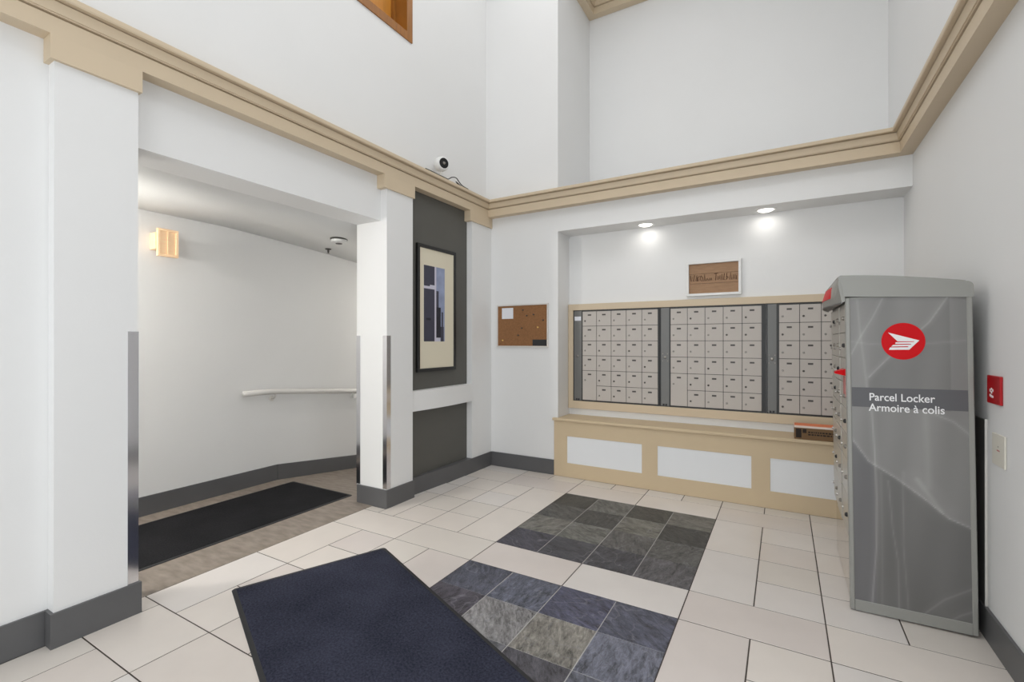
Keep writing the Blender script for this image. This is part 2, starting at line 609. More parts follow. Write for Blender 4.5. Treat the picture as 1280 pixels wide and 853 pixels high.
# other baseboards
bm = bmesh.new()
box(bm, XL, XL + 0.014, YF, 0.83, 0, BH + 0.005)
struct('baseboard_left.001', bm, 'base')
bm = bmesh.new()
box(bm, PX + 0.012, -2.166, 4.676, YB, 0, BH)
struct('baseboard_back', bm, 'base')
bm = bmesh.new()
box(bm, XR - 0.014, XR, 1.71, 4.66, 0, 0.152)
box(bm, XR - 0.014, XR, YF, -0.51, 0, 0.152)
struct('baseboard_right', bm, 'base')

# ------------------------------------------------------------------ crown moulding, mitred round three walls
PROF = [(0, CR0), (0.09, CR0), (0.09, 2.984), (0.076, 2.984), (0.076, 2.992), (0.098, 2.992), (0.100, 2.998), (0.106, 2.998), (0.117, 3.046), (0.106, 3.046), (0.106, 3.053), (0.142, 3.053), (0.146, 3.060), (0.146, 3.08), (0.14, CR1), (0, CR1)]
bm = bmesh.new()
loft(bm, [[(XL + d, YF, z) for d, z in PROF], [(XL + d, YB - d, z) for d, z in PROF],
          [(XR - d, YB - d, z) for d, z in PROF], [(XR - d, YF, z) for d, z in PROF]])
struct('trim_1', bm, 'crown')
bm = bmesh.new()
up = [(d, z + 2.625) for d, z in PROF]
loft(bm, [[(XA + d, YB, z) for d, z in up], [(XA + d, YU - d, z) for d, z in up], [(XR, YU - d, z) for d, z in up]])
struct('trim_2', bm, 'crown')

# ------------------------------------------------------------------ wooden window high on the left wall
bm = bmesh.new()
f = 0.075
for a in ((wy0, wy1, wz0, wz0 + f), (wy0, wy1, wz1 - f, wz1), (wy0, wy0 + f, wz0 + f, wz1 - f), (wy1 - f, wy1, wz0 + f, wz1 - f)):
    box(bm, W0, XL + 0.012, *a)
win = struct('window_1', bm, 'wood')
for y in (2.375, 2.86):
    bxo('shutter_panel', 'woodpanel', win, -3.26, -3.225, y, y + 0.43, wz0 + f, wz1 - f)
bxo('mullion', 'wood', win, -3.26, -3.205, 2.805, 2.86, wz0 + f, wz1 - f)
bxo('sash_rail', 'wood', win, -3.25, -3.20, 3.29, 3.322, wz0 + f, wz1 - f)

# ------------------------------------------------------------------ floor: grout bed, cream tiles and slate
bm = bmesh.new()
box(bm, -3.152, XR, YF - 0.1, YA, -0.1, -0.0016)
floor = struct('floor', bm, 'grout')
XLN = [-3.15, -2.815, -2.483, -2.154, -1.806, -1.475, -1.143, -0.811, -0.479, -0.143, 0.186, 0.521, 0.864]
YLN = {0: 2.571, 1: 2.897, 2: 3.216, 3: 3.533, 4: 3.85, 5: 4.166, 6: 4.49, 7: 4.69}
for k, y in ((-1, 2.254), (-2, 1.934), (-3, 1.607), (-4, 1.279), (-5, 0.947)):
    YLN[k] = y
for k in range(-6, -16, -1):
    YLN[k] = 0.947 + (k + 5) * 0.322
tile_mesh = {}
TC = [(220, 212, 204), (215, 208, 200), (222, 214, 206), (213, 204, 198), (219, 213, 208), (216, 207, 199)]
def tile(x0, x1, y0, y1, name='tile', m='tile', g=0.0065, rgb=None, z=0.0, gx=None):
    gx = g if gx is None else gx
    w, h = round(x1 - x0 - gx, 4), round(y1 - y0 - g, 4)
    if w < 0.01 or h < 0.01:
        return
    key = (w, h, m)
    if key not in tile_mesh:
        bm = bmesh.new()
        c = 0.0012
        rings = [[(-w / 2, -h / 2, -0.008), (w / 2, -h / 2, -0.008), (w / 2, h / 2, -0.008), (-w / 2, h / 2, -0.008)],
                 [(-w / 2, -h / 2, -c), (w / 2, -h / 2, -c), (w / 2, h / 2, -c), (-w / 2, h / 2, -c)],
                 [(-w / 2 + c, -h / 2 + c, 0), (w / 2 - c, -h / 2 + c, 0), (w / 2 - c, h / 2 - c, 0), (-w / 2 + c, h / 2 - c, 0)]]
        loft(bm, rings)
        bmesh.ops.recalc_face_normals(bm, faces=bm.faces)
        me = bpy.data.meshes.new(name)
        bm.to_mesh(me)
        bm.free()
        me.materials.append(M[m])
        tile_mesh[key] = me
    o = bpy.data.objects.new(name, tile_mesh[key])
    o.location = ((x0 + x1) / 2, (y0 + y1) / 2, z + random.uniform(-0.0004, 0.0004))
    o.parent = floor
    o.color = (*lin(rgb or random.choice(TC)), 1)
    COL.objects.link(o)
    return o

def left_x(y):
    return -3.15 if 1.2 < y < 2.97 else (-3.05 if y < 0.9 else -2.985)
SL_UP = [[(54, 54, 50), (92, 92, 88), (58, 58, 54), (98, 96, 90)],           # farthest row first
         [(74, 74, 72), (60, 60, 58), (100, 99, 92), (54, 54, 52)],
         [(104, 102, 96), (98, 98, 93), (84, 83, 82), (84, 84, 82)],
         [(60, 59, 68), (62, 62, 68), (60, 60, 66), (84, 83, 86)]]
SL_LO = [[(78, 80, 92), (88, 91, 104), (76, 77, 96), (78, 80, 94)],
         [(70, 66, 74), (128, 126, 126), (124, 120, 113), (104, 106, 118)],
         [(82, 82, 90), (92, 92, 96), (78, 76, 82), (98, 100, 110)],
         [(86, 88, 98), (74, 74, 84), (108, 106, 100), (80, 82, 94)]]
for blk in (1, -4, -9):                                       # three blocks of four rows, strips between
    rows = [YLN[blk + k] for k in range(5)]
    lx = left_x((rows[0] + rows[4]) / 2)
    if blk == 1:
        tile(-3.15, -2.985, rows[0], 2.984)
        tile(-2.985, XLN[1], rows[0], rows[2])
        tile(-3.04, -2.985, 3.35, rows[2], gx=0.0)
        tile(-3.04, XLN[1], rows[2], rows[3])
        tile(-2.995, XLN[1], rows[3], rows[4])
    else:
        tile(lx, XLN[1], rows[0], rows[2])
        tile(lx, XLN[1], rows[2], rows[4])
    for k in range(4):
        for c in (1, 2, 9, 10, 11):
            tile(XLN[c], XLN[c + 1], rows[k], rows[k + 1])
        for c in range(4):
            pal = SL_UP[3 - k] if blk == 1 else SL_LO[3 - k]
            tile(XLN[4 + c], XLN[5 + c], rows[k], rows[k + 1], 'slate_tile', 'slate', 0.002, pal[c], 0.0, gx=0.0045)
    for k in (0, 2):
        tile(XLN[3], XLN[4], rows[k], rows[k + 2])
        tile(XLN[8], XLN[9], rows[k], rows[k + 2])
for s in (5, 0, -5, -10):                                     # strips of double-width tiles
    y0, y1 = YLN[s], YLN[s + 1]
    lx = left_x((y0 + y1) / 2)
    if s == -5:
        tile(-3.15, -2.985, 1.197, y1)
    for a in range(0, 12, 2):
        tile(lx if a == 0 else XLN[a], XLN[a + 2], y0, y1)
for a in range(1, 12):                                        # cut row along the back wall
    x0 = XLN[a] if a > 1 else -2.985
    tile(x0, XLN[a + 1], YLN[6], 4.674 if XLN[a + 1] < -2.1 else 4.664)
for k in range(-15, -10):                                     # behind the camera
    for a in range(1, 12):
        tile(XLN[a], XLN[a + 1], YLN[k], YLN[k + 1])
for y0, y1 in ((rows[0], rows[4]), (YLN[1], YLN[5]), (YLN[-4], YLN[0])):
    bxo('slate_bed', 'lgrout', floor, XLN[4] + 0.003, XLN[8] - 0.003, y0 + 0.003, y1 - 0.003, -0.0045, -0.0012)

# ------------------------------------------------------------------ carpets
def floor_mat(name, label, cx, cy, w, l, ang, pile, edge):
    t = thing(name, label, 'floor mat', (cx, cy, 0.001))
    t.rotation_euler = (0, 0, ang)
    bm = bmesh.new()
    rings = []
    for e, z in ((0.0, 0.0), (0.004, 0.004), (edge, 0.006)):
        r = []
        for sx, sy in ((1, 1), (-1, 1), (-1, -1), (1, -1)):
            for k in range(5):
                a = math.radians(90 * k / 4) + {(1, 1): 0, (-1, 1): R90, (-1, -1): 2 * R90, (1, -1): 3 * R90}[(sx, sy)]
                rr = 0.02
                r.append((cx + sx * (w / 2 - rr - e) + rr * math.cos(a), cy + sy * (l / 2 - rr - e) + rr * math.sin(a), 0.001 + z))
        rings.append(r)
    loft(bm, rings)
    obj('rubber_border', bm, 'rubber', t)
    bm = bmesh.new()
    w2, l2 = w / 2 - edge, l / 2 - edge
    r = bmesh.ops.create_grid(bm, x_segments=40, y_segments=60, size=1)
    for v in r['verts']:
        edge_v = abs(v.co.x) > 0.999 or abs(v.co.y) > 0.999
        v.co = Vector((cx + v.co.x * w2, cy + v.co.y * l2, 0.0065 if edge_v else 0.0112 + random.uniform(0, 0.0007)))
    obj('pile', bm, pile, t, smooth=True)
    return t
d = Vector((0.362, 0.861)).normalized()
e = Vector((d.y, -d.x))
W1m, L1m = 0.934, 1.75
c = Vector((-2.794, 1.561)) + d * (W1m / 2) + e * (L1m / 2)
floor_mat('entrance_mat', 'navy blue carpet mat lying askew on the cream tiles and slate', c.x, c.y, L1m, W1m, 0, 'navy', 0.022).rotation_euler = (0, 0, math.atan2(e.y, e.x))
floor_mat('runner_mat', 'black carpet runner on the brown vinyl of the corridor', -3.962, 1.75, 0.885, 2.69, 0, 'blackpile', 0.018)

# ------------------------------------------------------------------ mailboxes
YD = 4.975                                                    # face of the box doors
SX0, SX1, SZ0, SZ1 = XA + 0.004, XR - 0.002, 0.70, 1.874
IX0, IX1, IZ0, IZ1 = -2.066, 0.801, 0.784, 1.806
t = thing('mailbox_surround', 'wide beige wooden surround framing the mailbox banks in the alcove', 'frame', ((SX0 + SX1) / 2, YA, SZ0))
for nm, a in (('rail', (SX0, SX1, SZ0, IZ0)), ('rail', (SX0, SX1, IZ1, SZ1)), ('stile', (SX0, IX0, IZ0, IZ1)), ('stile', (IX1, SX1, IZ0, IZ1))):
    bxo(nm, 'crown', t, a[0], a[1], 4.962, YA, a[2], a[3], bev=0.002)

door_cache = {}
def door_parts(unit, x0, x1, z0, z1, lockmat, big):
    w, h = x1 - x0, z1 - z0
    key = (round(w, 3), round(h, 3))
    cx, cz = (x0 + x1) / 2, (z0 + z1) / 2
    loc = Vector((cx, YD, cz))
    if key not in door_cache:
        bm = bmesh.new()
        g = 0.0022
        box(bm, cx - w / 2 + g, cx + w / 2 - g, YD, YD + 0.012, cz - h / 2 + g, cz + h / 2 - g, bev=0.0015)
        o = obj('door', bm, 'boxdoor', unit, org=loc)
        zt = cz + h / 2 - 0.042
        p = bxo('number_plate', 'plate', o, cx - 0.019, cx + 0.021, YD - 0.002, YD + 0.001, zt - 0.008, zt + 0.008)
        bm = bmesh.new()
        zl = cz + h / 2 - 0.108
        lathe(bm, (cx - 0.052, YD + 0.001, zl), (0, -1, 0), [(0.0095, 0), (0.0095, 0.004), (0.007, 0.007), (0.003, 0.0075)], 10)
        k = obj('lock', bm, lockmat, o)
        door_cache[key] = (o, p, k, k.data, None)
    else:
        o0, p0, k0, kd, _ = door_cache[key]
        o = o0.copy()
        o.parent = unit
        o.location = loc - ORG[unit.name]
        COL.objects.link(o)
        p = p0.copy()
        p.parent = o
        COL.objects.link(p)
        k = k0.copy()
        k.parent = o
        COL.objects.link(k)
        k.material_slots[0].link = 'OBJECT'
        k.material_slots[0].material = M[lockmat]
    return o

ROWZ = [0.798 + 0.1655 * k for k in range(7)]
def mailbox(label, x0, xf, xc0, pitch, xend, merged, slip):
    u = thing('mailbox_bank', label, 'mailboxes', ((x0 + xend) / 2, YD, IZ0), 'wall mailboxes')
    bm = bmesh.new()
    box(bm, x0, xend, YD + 0.006, 4.998, IZ0, IZ1)                       # dark carcass
    box(bm, x0, x0 + 0.007, YD - 0.004, YD + 0.006, IZ0, IZ1)
    box(bm, xf, xc0 - 0.001, YD - 0.004, YD + 0.006, IZ0, IZ1)
    box(bm, xc0 + 5 * pitch + 0.001, xc0 + 5 * pitch + 0.013, YD - 0.004, YD + 0.006, IZ0, IZ1)
    box(bm, xc0 - 0.001, xc0 + 5 * pitch + 0.001, YD - 0.003, YD + 0.006, IZ0, IZ0 + 0.011)
    box(bm, xc0 - 0.001, xc0 + 5 * pitch + 0.001, YD - 0.003, YD + 0.006, IZ1 - 0.012, IZ1)
    obj('carcass', bm, 'boxframe', u)
    s = bxo('lock_strip', 'filler', u, x0 + 0.008, xf - 0.001, YD - 0.002, YD + 0.005, IZ0 + 0.008, IZ1 - 0.008)
    cx = (x0 + xf) / 2 + 0.003
    bm = bmesh.new()
    lathe(bm, (cx, YD - 0.001, 1.29), (0, -1, 0), [(0.014, 0), (0.014, 0.006), (0.006, 0.01)], 12)
    for a, b in ((-1, -1), (1, -1), (-1, 1), (1, 1)):
        if not slip:
            lathe(bm, (cx + a * 0.024, YD - 0.001, 1.29 + b * 0.036), (0, -1, 0), [(0.006, 0), (0.006, 0.004), (0.002, 0.006)], 8)
    obj('master_lock', bm, 'lock', s)
    bm = bmesh.new()
    for a in (-0.014, 0.012):
        box(bm, cx + a - 0.008, cx + a + 0.008, YD - 0.012, YD - 0.001, IZ0 + 0.012, IZ0 + 0.028, bev=0.002)
    obj('latch', bm, 'dark', s)
    if slip:
        bxo('paper_slip', 'paper', s, x0 + 0.015, xf - 0.008, YD - 0.003, YD - 0.0015, 1.688, 1.735)
    for c in range(5):
        for r in range(6):
            if merged and c == 0 and r == 0:
                continue
            z0, z1 = ROWZ[r], ROWZ[r + 1]
            if merged and c == 0 and r == 1:
                z0 = ROWZ[0]
            door_parts(u, xc0 + c * pitch, xc0 + (c + 1) * pitch, z0, z1, random.choice(['lock', 'darklock', 'lock']), False)
    return u
mailbox('bank of taupe mailboxes with a white paper slip on its lock strip', -2.065, -1.966, -1.959, 0.1664, -1.107, True, True)
mailbox('middle bank of taupe mailboxes under the framed wooden sign', -1.103, -1.012, -1.003, 0.1654, -0.140, True, False)
mailbox('bank of taupe mailboxes partly hidden behind the parcel locker', -0.136, -0.056, -0.038, 0.1640, 0.800, False, False)

# ------------------------------------------------------------------ bench under the mailboxes
BX0, BX1, BY = -2.165, XR - 0.002, 4.665
t = thing('built_in_bench', 'long beige bench with white inset panels under the mailboxes', 'bench', (-0.65, 4.8, 0))
bxo('bench_top', 'bench', t, XA + 0.002, BX1, 4.64, YA - 0.001, 0.598, 0.626, bev=0.004)
o_top = bmesh.new()
box(o_top, BX0 - 0.012, XA + 0.002, 4.64, 4.688, 0.598, 0.626, bev=0.004)
obj('bench_top_return', o_top, 'bench', t)
bm = bmesh.new()
PAN = [(-2.012, -1.213), (-1.062, -0.248), (-0.102, 0.70)]
pz0, pz1 = 0.150, 0.438
box(bm, BX0, BX1, BY, BY + 0.02, 0, pz0)
box(bm, BX0, BX1, BY, BY + 0.02, pz1, 0.598)
xs = [BX0] + [v for p in PAN for v in p] + [BX1]
for k in range(0, 8, 2):
    box(bm, xs[k], xs[k + 1], BY, BY + 0.02, pz0, pz1)
obj('front_frame', bm, 'bench', t)
for a, b in PAN:
    bxo('inset_panel', 'panelwhite', t, a, b, BY + 0.006, BY + 0.02, pz0, pz1)['label'] = 'white inset panel'

# carton on the bench
CX0, CX1 = 0.078, 0.42
t = thing('carton', 'small brown printed carton on the bench end beside the parcel locker', 'box', (0.25, 4.74, 0.627))
bxo('body', 'carton', t, CX0, CX1, 4.662, 4.83, 0.627, 0.735, bev=0.002)
bxo('lid_label', 'cartontop', t, CX0 - 0.001, CX1 + 0.001, 4.661, 4.831, 0.724, 0.738, bev=0.001)['label'] = 'white paper edge of the lid'
bxo('orange_stripe', 'orange', t, CX0 + 0.002, CX1 - 0.004, 4.69, 4.828, 0.7375, 0.7405)['label'] = 'orange printed top'
bm = bmesh.new()
box(bm, CX0 + 0.012, CX0 + 0.052, 4.6612, 4.6622, 0.64, 0.715)
box(bm, CX0 + 0.06, CX0 + 0.088, 4.6612, 4.6622, 0.682, 0.715)
for zz in (0.665, 0.685):
    x = CX0 + 0.1
    while x < CX1 - 0.02:
        w = random.uniform(0.008, 0.022)
        box(bm, x, x + w, 4.6612, 4.6622, zz, zz + 0.012)
        x += w + 0.005
obj('printing', bm, 'ink', t)

# ------------------------------------------------------------------ sign above the mailboxes
SGX0, SGX1, SGZ0, SGZ1, SGY = -0.845, -0.348, 1.905, 2.246, 4.955
t = thing('framed_sign', 'white framed wooden sign with dark lettering on the alcove wall above the mailboxes', 'sign', ((SGX0 + SGX1) / 2, YA, SGZ0))
bm = bmesh.new()
fw = 0.024
for a in ((SGX0, SGX1, SGZ0, SGZ0 + fw), (SGX0, SGX1, SGZ1 - fw, SGZ1), (SGX0, SGX0 + fw, SGZ0 + fw, SGZ1 - fw), (SGX1 - fw, SGX1, SGZ0 + fw, SGZ1 - fw)):
    box(bm, a[0], a[1], SGY, YA - 0.001, a[2], a[3], bev=0.0015)
obj('frame', bm, 'whiteplastic', t)
hz = (SGZ1 - SGZ0 - 2 * fw) / 3
for k in range(3):
    bxo('plank', 'plank', t, SGX0 + fw, SGX1 - fw, SGY + 0.022, SGY + 0.04, SGZ0 + fw + k * hz + 0.001, SGZ0 + fw + (k + 1) * hz - 0.0015)
# hand-lettered strokes, as far as the photograph lets them be read
bm = bmesh.new()
def stroke(pts, r=0.0032):
    x0, z0, sx, sz = SGX0 + fw + 0.008, SGZ0 + fw + hz + 0.006, (SGX1 - SGX0 - 2 * fw - 0.016), hz - 0.006
    tube(bm, [(x0 + p[0] * sx, SGY + 0.0215, z0 + p[1] * sz) for p in pts], r, 6)
S = [[(0.01, 0.85), (0.03, 0.2), (0.055, 0.7), (0.08, 0.2), (0.10, 0.9)], [(0.13, 0.3), (0.15, 0.85), (0.16, 0.2), (0.13, 0.3)],
     [(0.18, 0.2), (0.17, 0.6), (0.21, 0.75)], [(0.23, 0.75), (0.22, 0.3), (0.26, 0.2), (0.275, 0.55), (0.24, 0.8)],
     [(0.30, 0.2), (0.32, 0.95), (0.335, 0.2)], [(0.36, 0.25), (0.37, 0.5), (0.40, 0.25)], [(0.42, 0.25), (0.425, 0.5), (0.445, 0.25), (0.46, 0.5), (0.47, 0.25)],
     [(0.52, 0.92), (0.60, 0.98)], [(0.56, 0.95), (0.55, 0.2)], [(0.60, 0.25), (0.60, 0.65), (0.635, 0.3), (0.64, 0.7)],
     [(0.66, 0.2), (0.68, 0.85), (0.70, 0.2)], [(0.73, 0.9), (0.72, 0.25), (0.75, 0.2)], [(0.78, 0.9), (0.77, 0.2), (0.81, 0.45), (0.77, 0.6)],
     [(0.84, 0.2), (0.86, 0.95), (0.88, 0.2)], [(0.91, 0.25), (0.91, 0.7), (0.945, 0.25), (0.95, 0.7)], [(0.97, 0.2), (0.98, 0.6)]]
for s in S:
    stroke(s)
obj('lettering', bm, 'woodink', t)

# ------------------------------------------------------------------ downlights in the alcove soffit
for lx, lab in ((-1.225, 'round recessed downlight nearer the cork board end of the alcove soffit'), (-0.14, 'round recessed downlight in the alcove soffit above the sign, locker side')):
    LY = 4.862
    t = thing('downlight', lab, 'light', (lx, LY, Z_SOF), 'alcove downlights')
    bm = bmesh.new()
    n = 24
    rings = [[(lx + r * math.cos(2 * math.pi * k / n), LY + r * math.sin(2 * math.pi * k / n), z) for k in range(n)]
             for r, z in ((0.092, Z_SOF), (0.09, Z_SOF - 0.006), (0.07, Z_SOF - 0.008), (0.066, Z_SOF - 0.002))]
    loft(bm, rings, cap=False)
    obj('trim_ring', bm, 'whiteplastic', t, smooth=True)
    bm = bmesh.new()
    lathe(bm, (lx, LY, Z_SOF - 0.001), (0, 0, -1), [(0.066, 0), (0.062, 0.008), (0.045, 0.016), (0.02, 0.019)], 24)
    obj('lens', bm, 'diffuser', t, smooth=True)
    sp = bpy.data.lights.new('downlight_lamp', 'AREA')
    sp.shape = 'DISK'
    sp.size = 0.12
    sp.energy = 0.36
    sp.color = (1.0, 0.98, 0.95)
    so = bpy.data.objects.new('downlight_lamp', sp)
    so.location = (lx, LY, Z_SOF - 0.024)
    COL.objects.link(so)

# ------------------------------------------------------------------ cork board with what is pinned to it
KX0, KX1, KZ0, KZ1, KY = -2.905, -2.24, 1.388, 1.878, YB
t = thing('cork_board', 'cork notice board in a thin pale metal frame on the white wall', 'notice board', ((KX0 + KX1) / 2, KY, KZ0))
bm = bmesh.new()
fw = 0.016
for a in ((KX0, KX1, KZ0, KZ0 + fw), (KX0, KX1, KZ1 - fw, KZ1), (KX0, KX0 + fw, KZ0 + fw, KZ1 - fw), (KX1 - fw, KX1, KZ0 + fw, KZ1 - fw)):
    box(bm, a[0], a[1], KY - 0.018, KY - 0.001, a[2], a[3], bev=0.001)
obj('frame', bm, 'alu', t)
bxo('cork_sheet', 'cork', t, KX0 + fw, KX1 - fw, KY - 0.012, KY - 0.001, KZ0 + fw, KZ1 - fw)
tag(bxo('paper_note', 'paper', None, -2.835, -2.685, KY - 0.0135, KY - 0.0122, 1.715, 1.84, org=(-2.76, KY - 0.013, 1.715)), 'small white note pinned high on the cork board', 'paper')
tag(bxo('dark_card', 'dark', None, -2.435, -2.26, KY - 0.0135, KY - 0.0122, 1.406, 1.475, org=(-2.35, KY - 0.013, 1.406)), 'dark grey card in the low corner of the cork board', 'card')
for px, pz, mm, lab in ((-2.82, 1.466, 'yellow', 'pale yellow push pin low on the cork board below the white note'), (-2.365, 1.612, 'yellow', 'pale yellow push pin on the cork board above the dark card')):
    bm = bmesh.new()
    lathe(bm, (px, KY - 0.012, pz), (0, -1, 0), [(0.006, 0), (0.009, 0.003), (0.006, 0.006), (0.009, 0.016), (0.003, 0.018)], 12)
    tag(obj('push_pin', bm, mm, org=(px, KY - 0.012, pz), smooth=True), lab, 'pin', 'push pins on the cork board')
for i, (px, pz, lab) in enumerate(((-2.555, 1.81, 'dark push pin nearest the top edge of the cork board'), (-2.505, 1.745, 'dark push pin of the upper pair on the cork board, nearer the note'), (-2.42, 1.755, 'dark push pin of the upper pair on the cork board, farther from the note'),
                   (-2.57, 1.605, 'dark push pin in the middle of the cork board'), (-2.615, 1.525, 'lowest dark push pin on the cork board'), (-2.3, 1.69, 'dark push pin closest to the alcove side edge of the cork board'))):
    bm = bmesh.new()
    lathe(bm, (px, KY - 0.012, pz), (0, -1, 0), [(0.005, 0), (0.008, 0.003), (0.005, 0.006), (0.008, 0.014), (0.003, 0.016)], 10)
    tag(obj('push_pin', bm, 'plate', org=(px, KY - 0.012, pz), smooth=True), lab, 'pin', 'push pins on the cork board')

# ------------------------------------------------------------------ framed picture on the charcoal panel
GX = XL + 0.007
s_ = 3.033 / 3.08
def gy(v): return v * s_
def gz(v): return 1.45 + (v - 1.45) * s_
t = thing('framed_picture', 'tall black framed picture with wide cream mat on the charcoal panel', 'picture', (GX, gy(3.81), gz(1.151)))
FY0, FY1, FZ0, FZ1 = gy(3.5), gy(4.119), gz(1.151), gz(2.418)
bm = bmesh.new()
fw = 0.034
for a in ((FY0, FY1, FZ0, FZ0 + fw), (FY0, FY1, FZ1 - fw, FZ1), (FY0, FY0 + fw, FZ0 + fw, FZ1 - fw), (FY1 - fw, FY1, FZ0 + fw, FZ1 - fw)):
    box(bm, GX, GX + 0.028, *a, bev=0.002)
obj('frame', bm, 'black', t)
bxo('mat_board', 'matboard', t, GX, GX + 0.018, FY0 + fw, FY1 - fw, FZ0 + fw, FZ1 - fw)
PY0, PY1, PZ0, PZ1 = gy(3.60), gy(3.93), gz(1.454), gz(2.216)
bm = bmesh.new()
lay = bm.faces.layers.int.new('tmp')
def cell(u0, u1, v0, v1, mi, dx=0.0):
    f0 = len(bm.faces)
    box(bm, GX + 0.0175, GX + 0.0185 + dx, PY0 + u0 * (PY1 - PY0), PY0 + u1 * (PY1 - PY0), PZ0 + v0 * (PZ1 - PZ0), PZ0 + v1 * (PZ1 - PZ0))
    bm.faces.ensure_lookup_table()
    for f_ in bm.faces[f0:]:
        f_.material_index = mi
cell(0, 0.5, 0, 1, 0)
cell(0.5, 1, 0, 1, 1)
cell(0.5, 0.58, 0, 1, 2, 0.0004)
cell(0.0, 0.5, 0.695, 0.73, 2, 0.0004)
cell(0.28, 0.5, 0.73, 0.75, 2, 0.0004)
cell(0.58, 0.80, 0.05, 0.46, 3, 0.0004)
cell(0.58, 0.70, 0.46, 0.68, 0, 0.0004)
cell(0.80, 0.95, 0.0, 0.20, 0, 0.0004)
cell(0.58, 0.78, 0.0, 0.05, 2, 0.0004)
cell(0.84, 0.92, 0.2, 0.4, 0, 0.0003)
cell(0.1, 0.32, 0.28, 0.31, 3, 0.0004)
o = obj('print', bm, 'indigo', t)
for k in ('skyprint', 'lilac', 'printblack'):
    o.data.materials.append(M[k])

# ------------------------------------------------------------------ security camera on the crown ledge, with its cable
SC = Vector((-2.962, 3.715, 3.225))
t = thing('security_camera', 'white ball-shaped security camera on the crown ledge', 'camera', (SC.x, SC.y, CR1))
ax = Vector((0.62, -0.25, -0.05)).normalized()
bm = bmesh.new()
prof = [(0.001, -0.070), (0.040, -0.064), (0.060, -0.046), (0.070, -0.02), (0.072, 0.01), (0.068, 0.036), (0.060, 0.052), (0.054, 0.056), (0.05, 0.054)]
lathe(bm, SC, ax, prof, 28)
obj('housing', bm, 'whiteplastic', t, smooth=True)
bm = bmesh.new()
lathe(bm, SC + ax * 0.0535, ax, [(0.05, 0), (0.05, 0.003), (0.046, 0.0045)], 28)
f_ = obj('face_plate', bm, 'glass_black', t)
bm = bmesh.new()
lathe(bm, SC + ax * 0.057, ax, [(0.016, 0), (0.014, 0.006), (0.006, 0.008)], 20)
obj('lens', bm, 'lock', f_)
bm = bmesh.new()
lathe(bm, (SC.x, SC.y, CR1), (0, 0, 1), [(0.035, 0), (0.035, 0.005), (0.01, 0.01), (0.008, 0.02), (0.008, 0.075), (0.02, 0.085)], 18)
obj('stand', bm, 'alu', t, smooth=True)
bm = bmesh.new()
pts = [(-2.930, 3.44, 3.0905), (-2.935, 3.56, 3.094), (-2.935, 3.65, 3.093), (-2.930, 3.70, 3.091), (-2.930, 3.78, 3.0905), (-2.940, 3.86, 3.135), (-2.930, 3.92, 3.145), (-2.935, 3.98, 3.12), (-2.940, 4.05, 3.10), (-2.935, 4.14, 3.091), (-2.960, 4.12, 3.092), (-2.950, 4.02, 3.10), (-2.955, 3.95, 3.12), (-2.980, 4.1, 3.092), (-3.000, 4.4, 3.091), (-3.020, 4.6, 3.091)]
cv = []
for i in range(len(pts) - 1):
    p0, p1, p2, p3 = (Vector(pts[max(i - 1, 0)]), Vector(pts[i]), Vector(pts[i + 1]), Vector(pts[min(i + 2, len(pts) - 1)]))
    for k in range(4):
        u = k / 4
        q = 0.5 * ((2 * p1) + (p2 - p0) * u + (2 * p0 - 5 * p1 + 4 * p2 - p3) * u * u + (3 * p1 - p0 - 3 * p2 + p3) * u ** 3)
        q.z = max(q.z, 3.0905)
        cv.append(q)
tube(bm, cv, 0.005, 6)
obj('power_cable', bm, 'cable', t, smooth=True)['label'] = 'thin black cable lying along the ledge'

# ------------------------------------------------------------------ corridor fittings: handrail, sconce, detector, sprinkler
t = thing('handrail', 'round white handrail on the corridor wall following the ramp', 'handrail', (XC, 3.4, 0.9))
HX = -4.55
def hz_(y): return 0.94 if y < 2.95 else 0.94 - 0.085 * (y - 2.95)
bm = bmesh.new()
tube(bm, [(HX, 2.655, 0.94), (HX, 2.9, 0.94)] + [(HX, y, hz_(y)) for y in (3.0, 3.4, 4.0, 4.8, 5.6)], 0.028, 14)
obj('rail', bm, 'rail', t, smooth=True)
smooth_by_angle(bpy.data.objects['rail'])
for y, mm in ((2.99, 'alu'), (4.05, 'whiteplastic'), (5.1, 'alu')):
    bm = bmesh.new()
    z = hz_(y)
    cyl(bm, (XC, y, z - 0.075), (XC + 0.008, y, z - 0.075), 0.028, n=14)
    tube(bm, [(XC + 0.008, y, z - 0.075), (XC + 0.05, y, z - 0.07), (HX, y, z - 0.05), (HX, y, z - 0.022)], 0.008, 8)
    if mm == 'whiteplastic':
        box(bm, HX - 0.02, HX + 0.02, y - 0.05, y + 0.03, z - 0.085, z - 0.028, bev=0.004)
    obj('bracket', bm, mm, t)

t = thing('wall_sconce', 'square peach alabaster wall sconce high on the corridor wall', 'lamp', (XC, 1.98, 2.29))
bxo('back_box', 'sconce', t, XC, -4.525, 1.90, 2.02, 2.225, 2.365, bev=0.004)
bm = bmesh.new()
y0, y1, z0, z1 = 1.91, 2.066, 2.168, 2.40
for a in ((y0, y1, z0, z0 + 0.02), (y0, y1, z1 - 0.02, z1), (y0, y0 + 0.02, z0 + 0.02, z1 - 0.02), (y1 - 0.02, y1, z0 + 0.02, z1 - 0.02)):
    box(bm, -4.525, -4.497, *a, bev=0.002)
obj('shade_frame', bm, 'sconce', t)
bxo('panel', 'sconce', t, -4.525, -4.508, y0 + 0.02, y1 - 0.02, z0 + 0.02, z1 - 0.02)
bxo('divider', 'sconce', t, -4.51, -4.50, 1.983, 1.993, z0 + 0.02, z1 - 0.02)

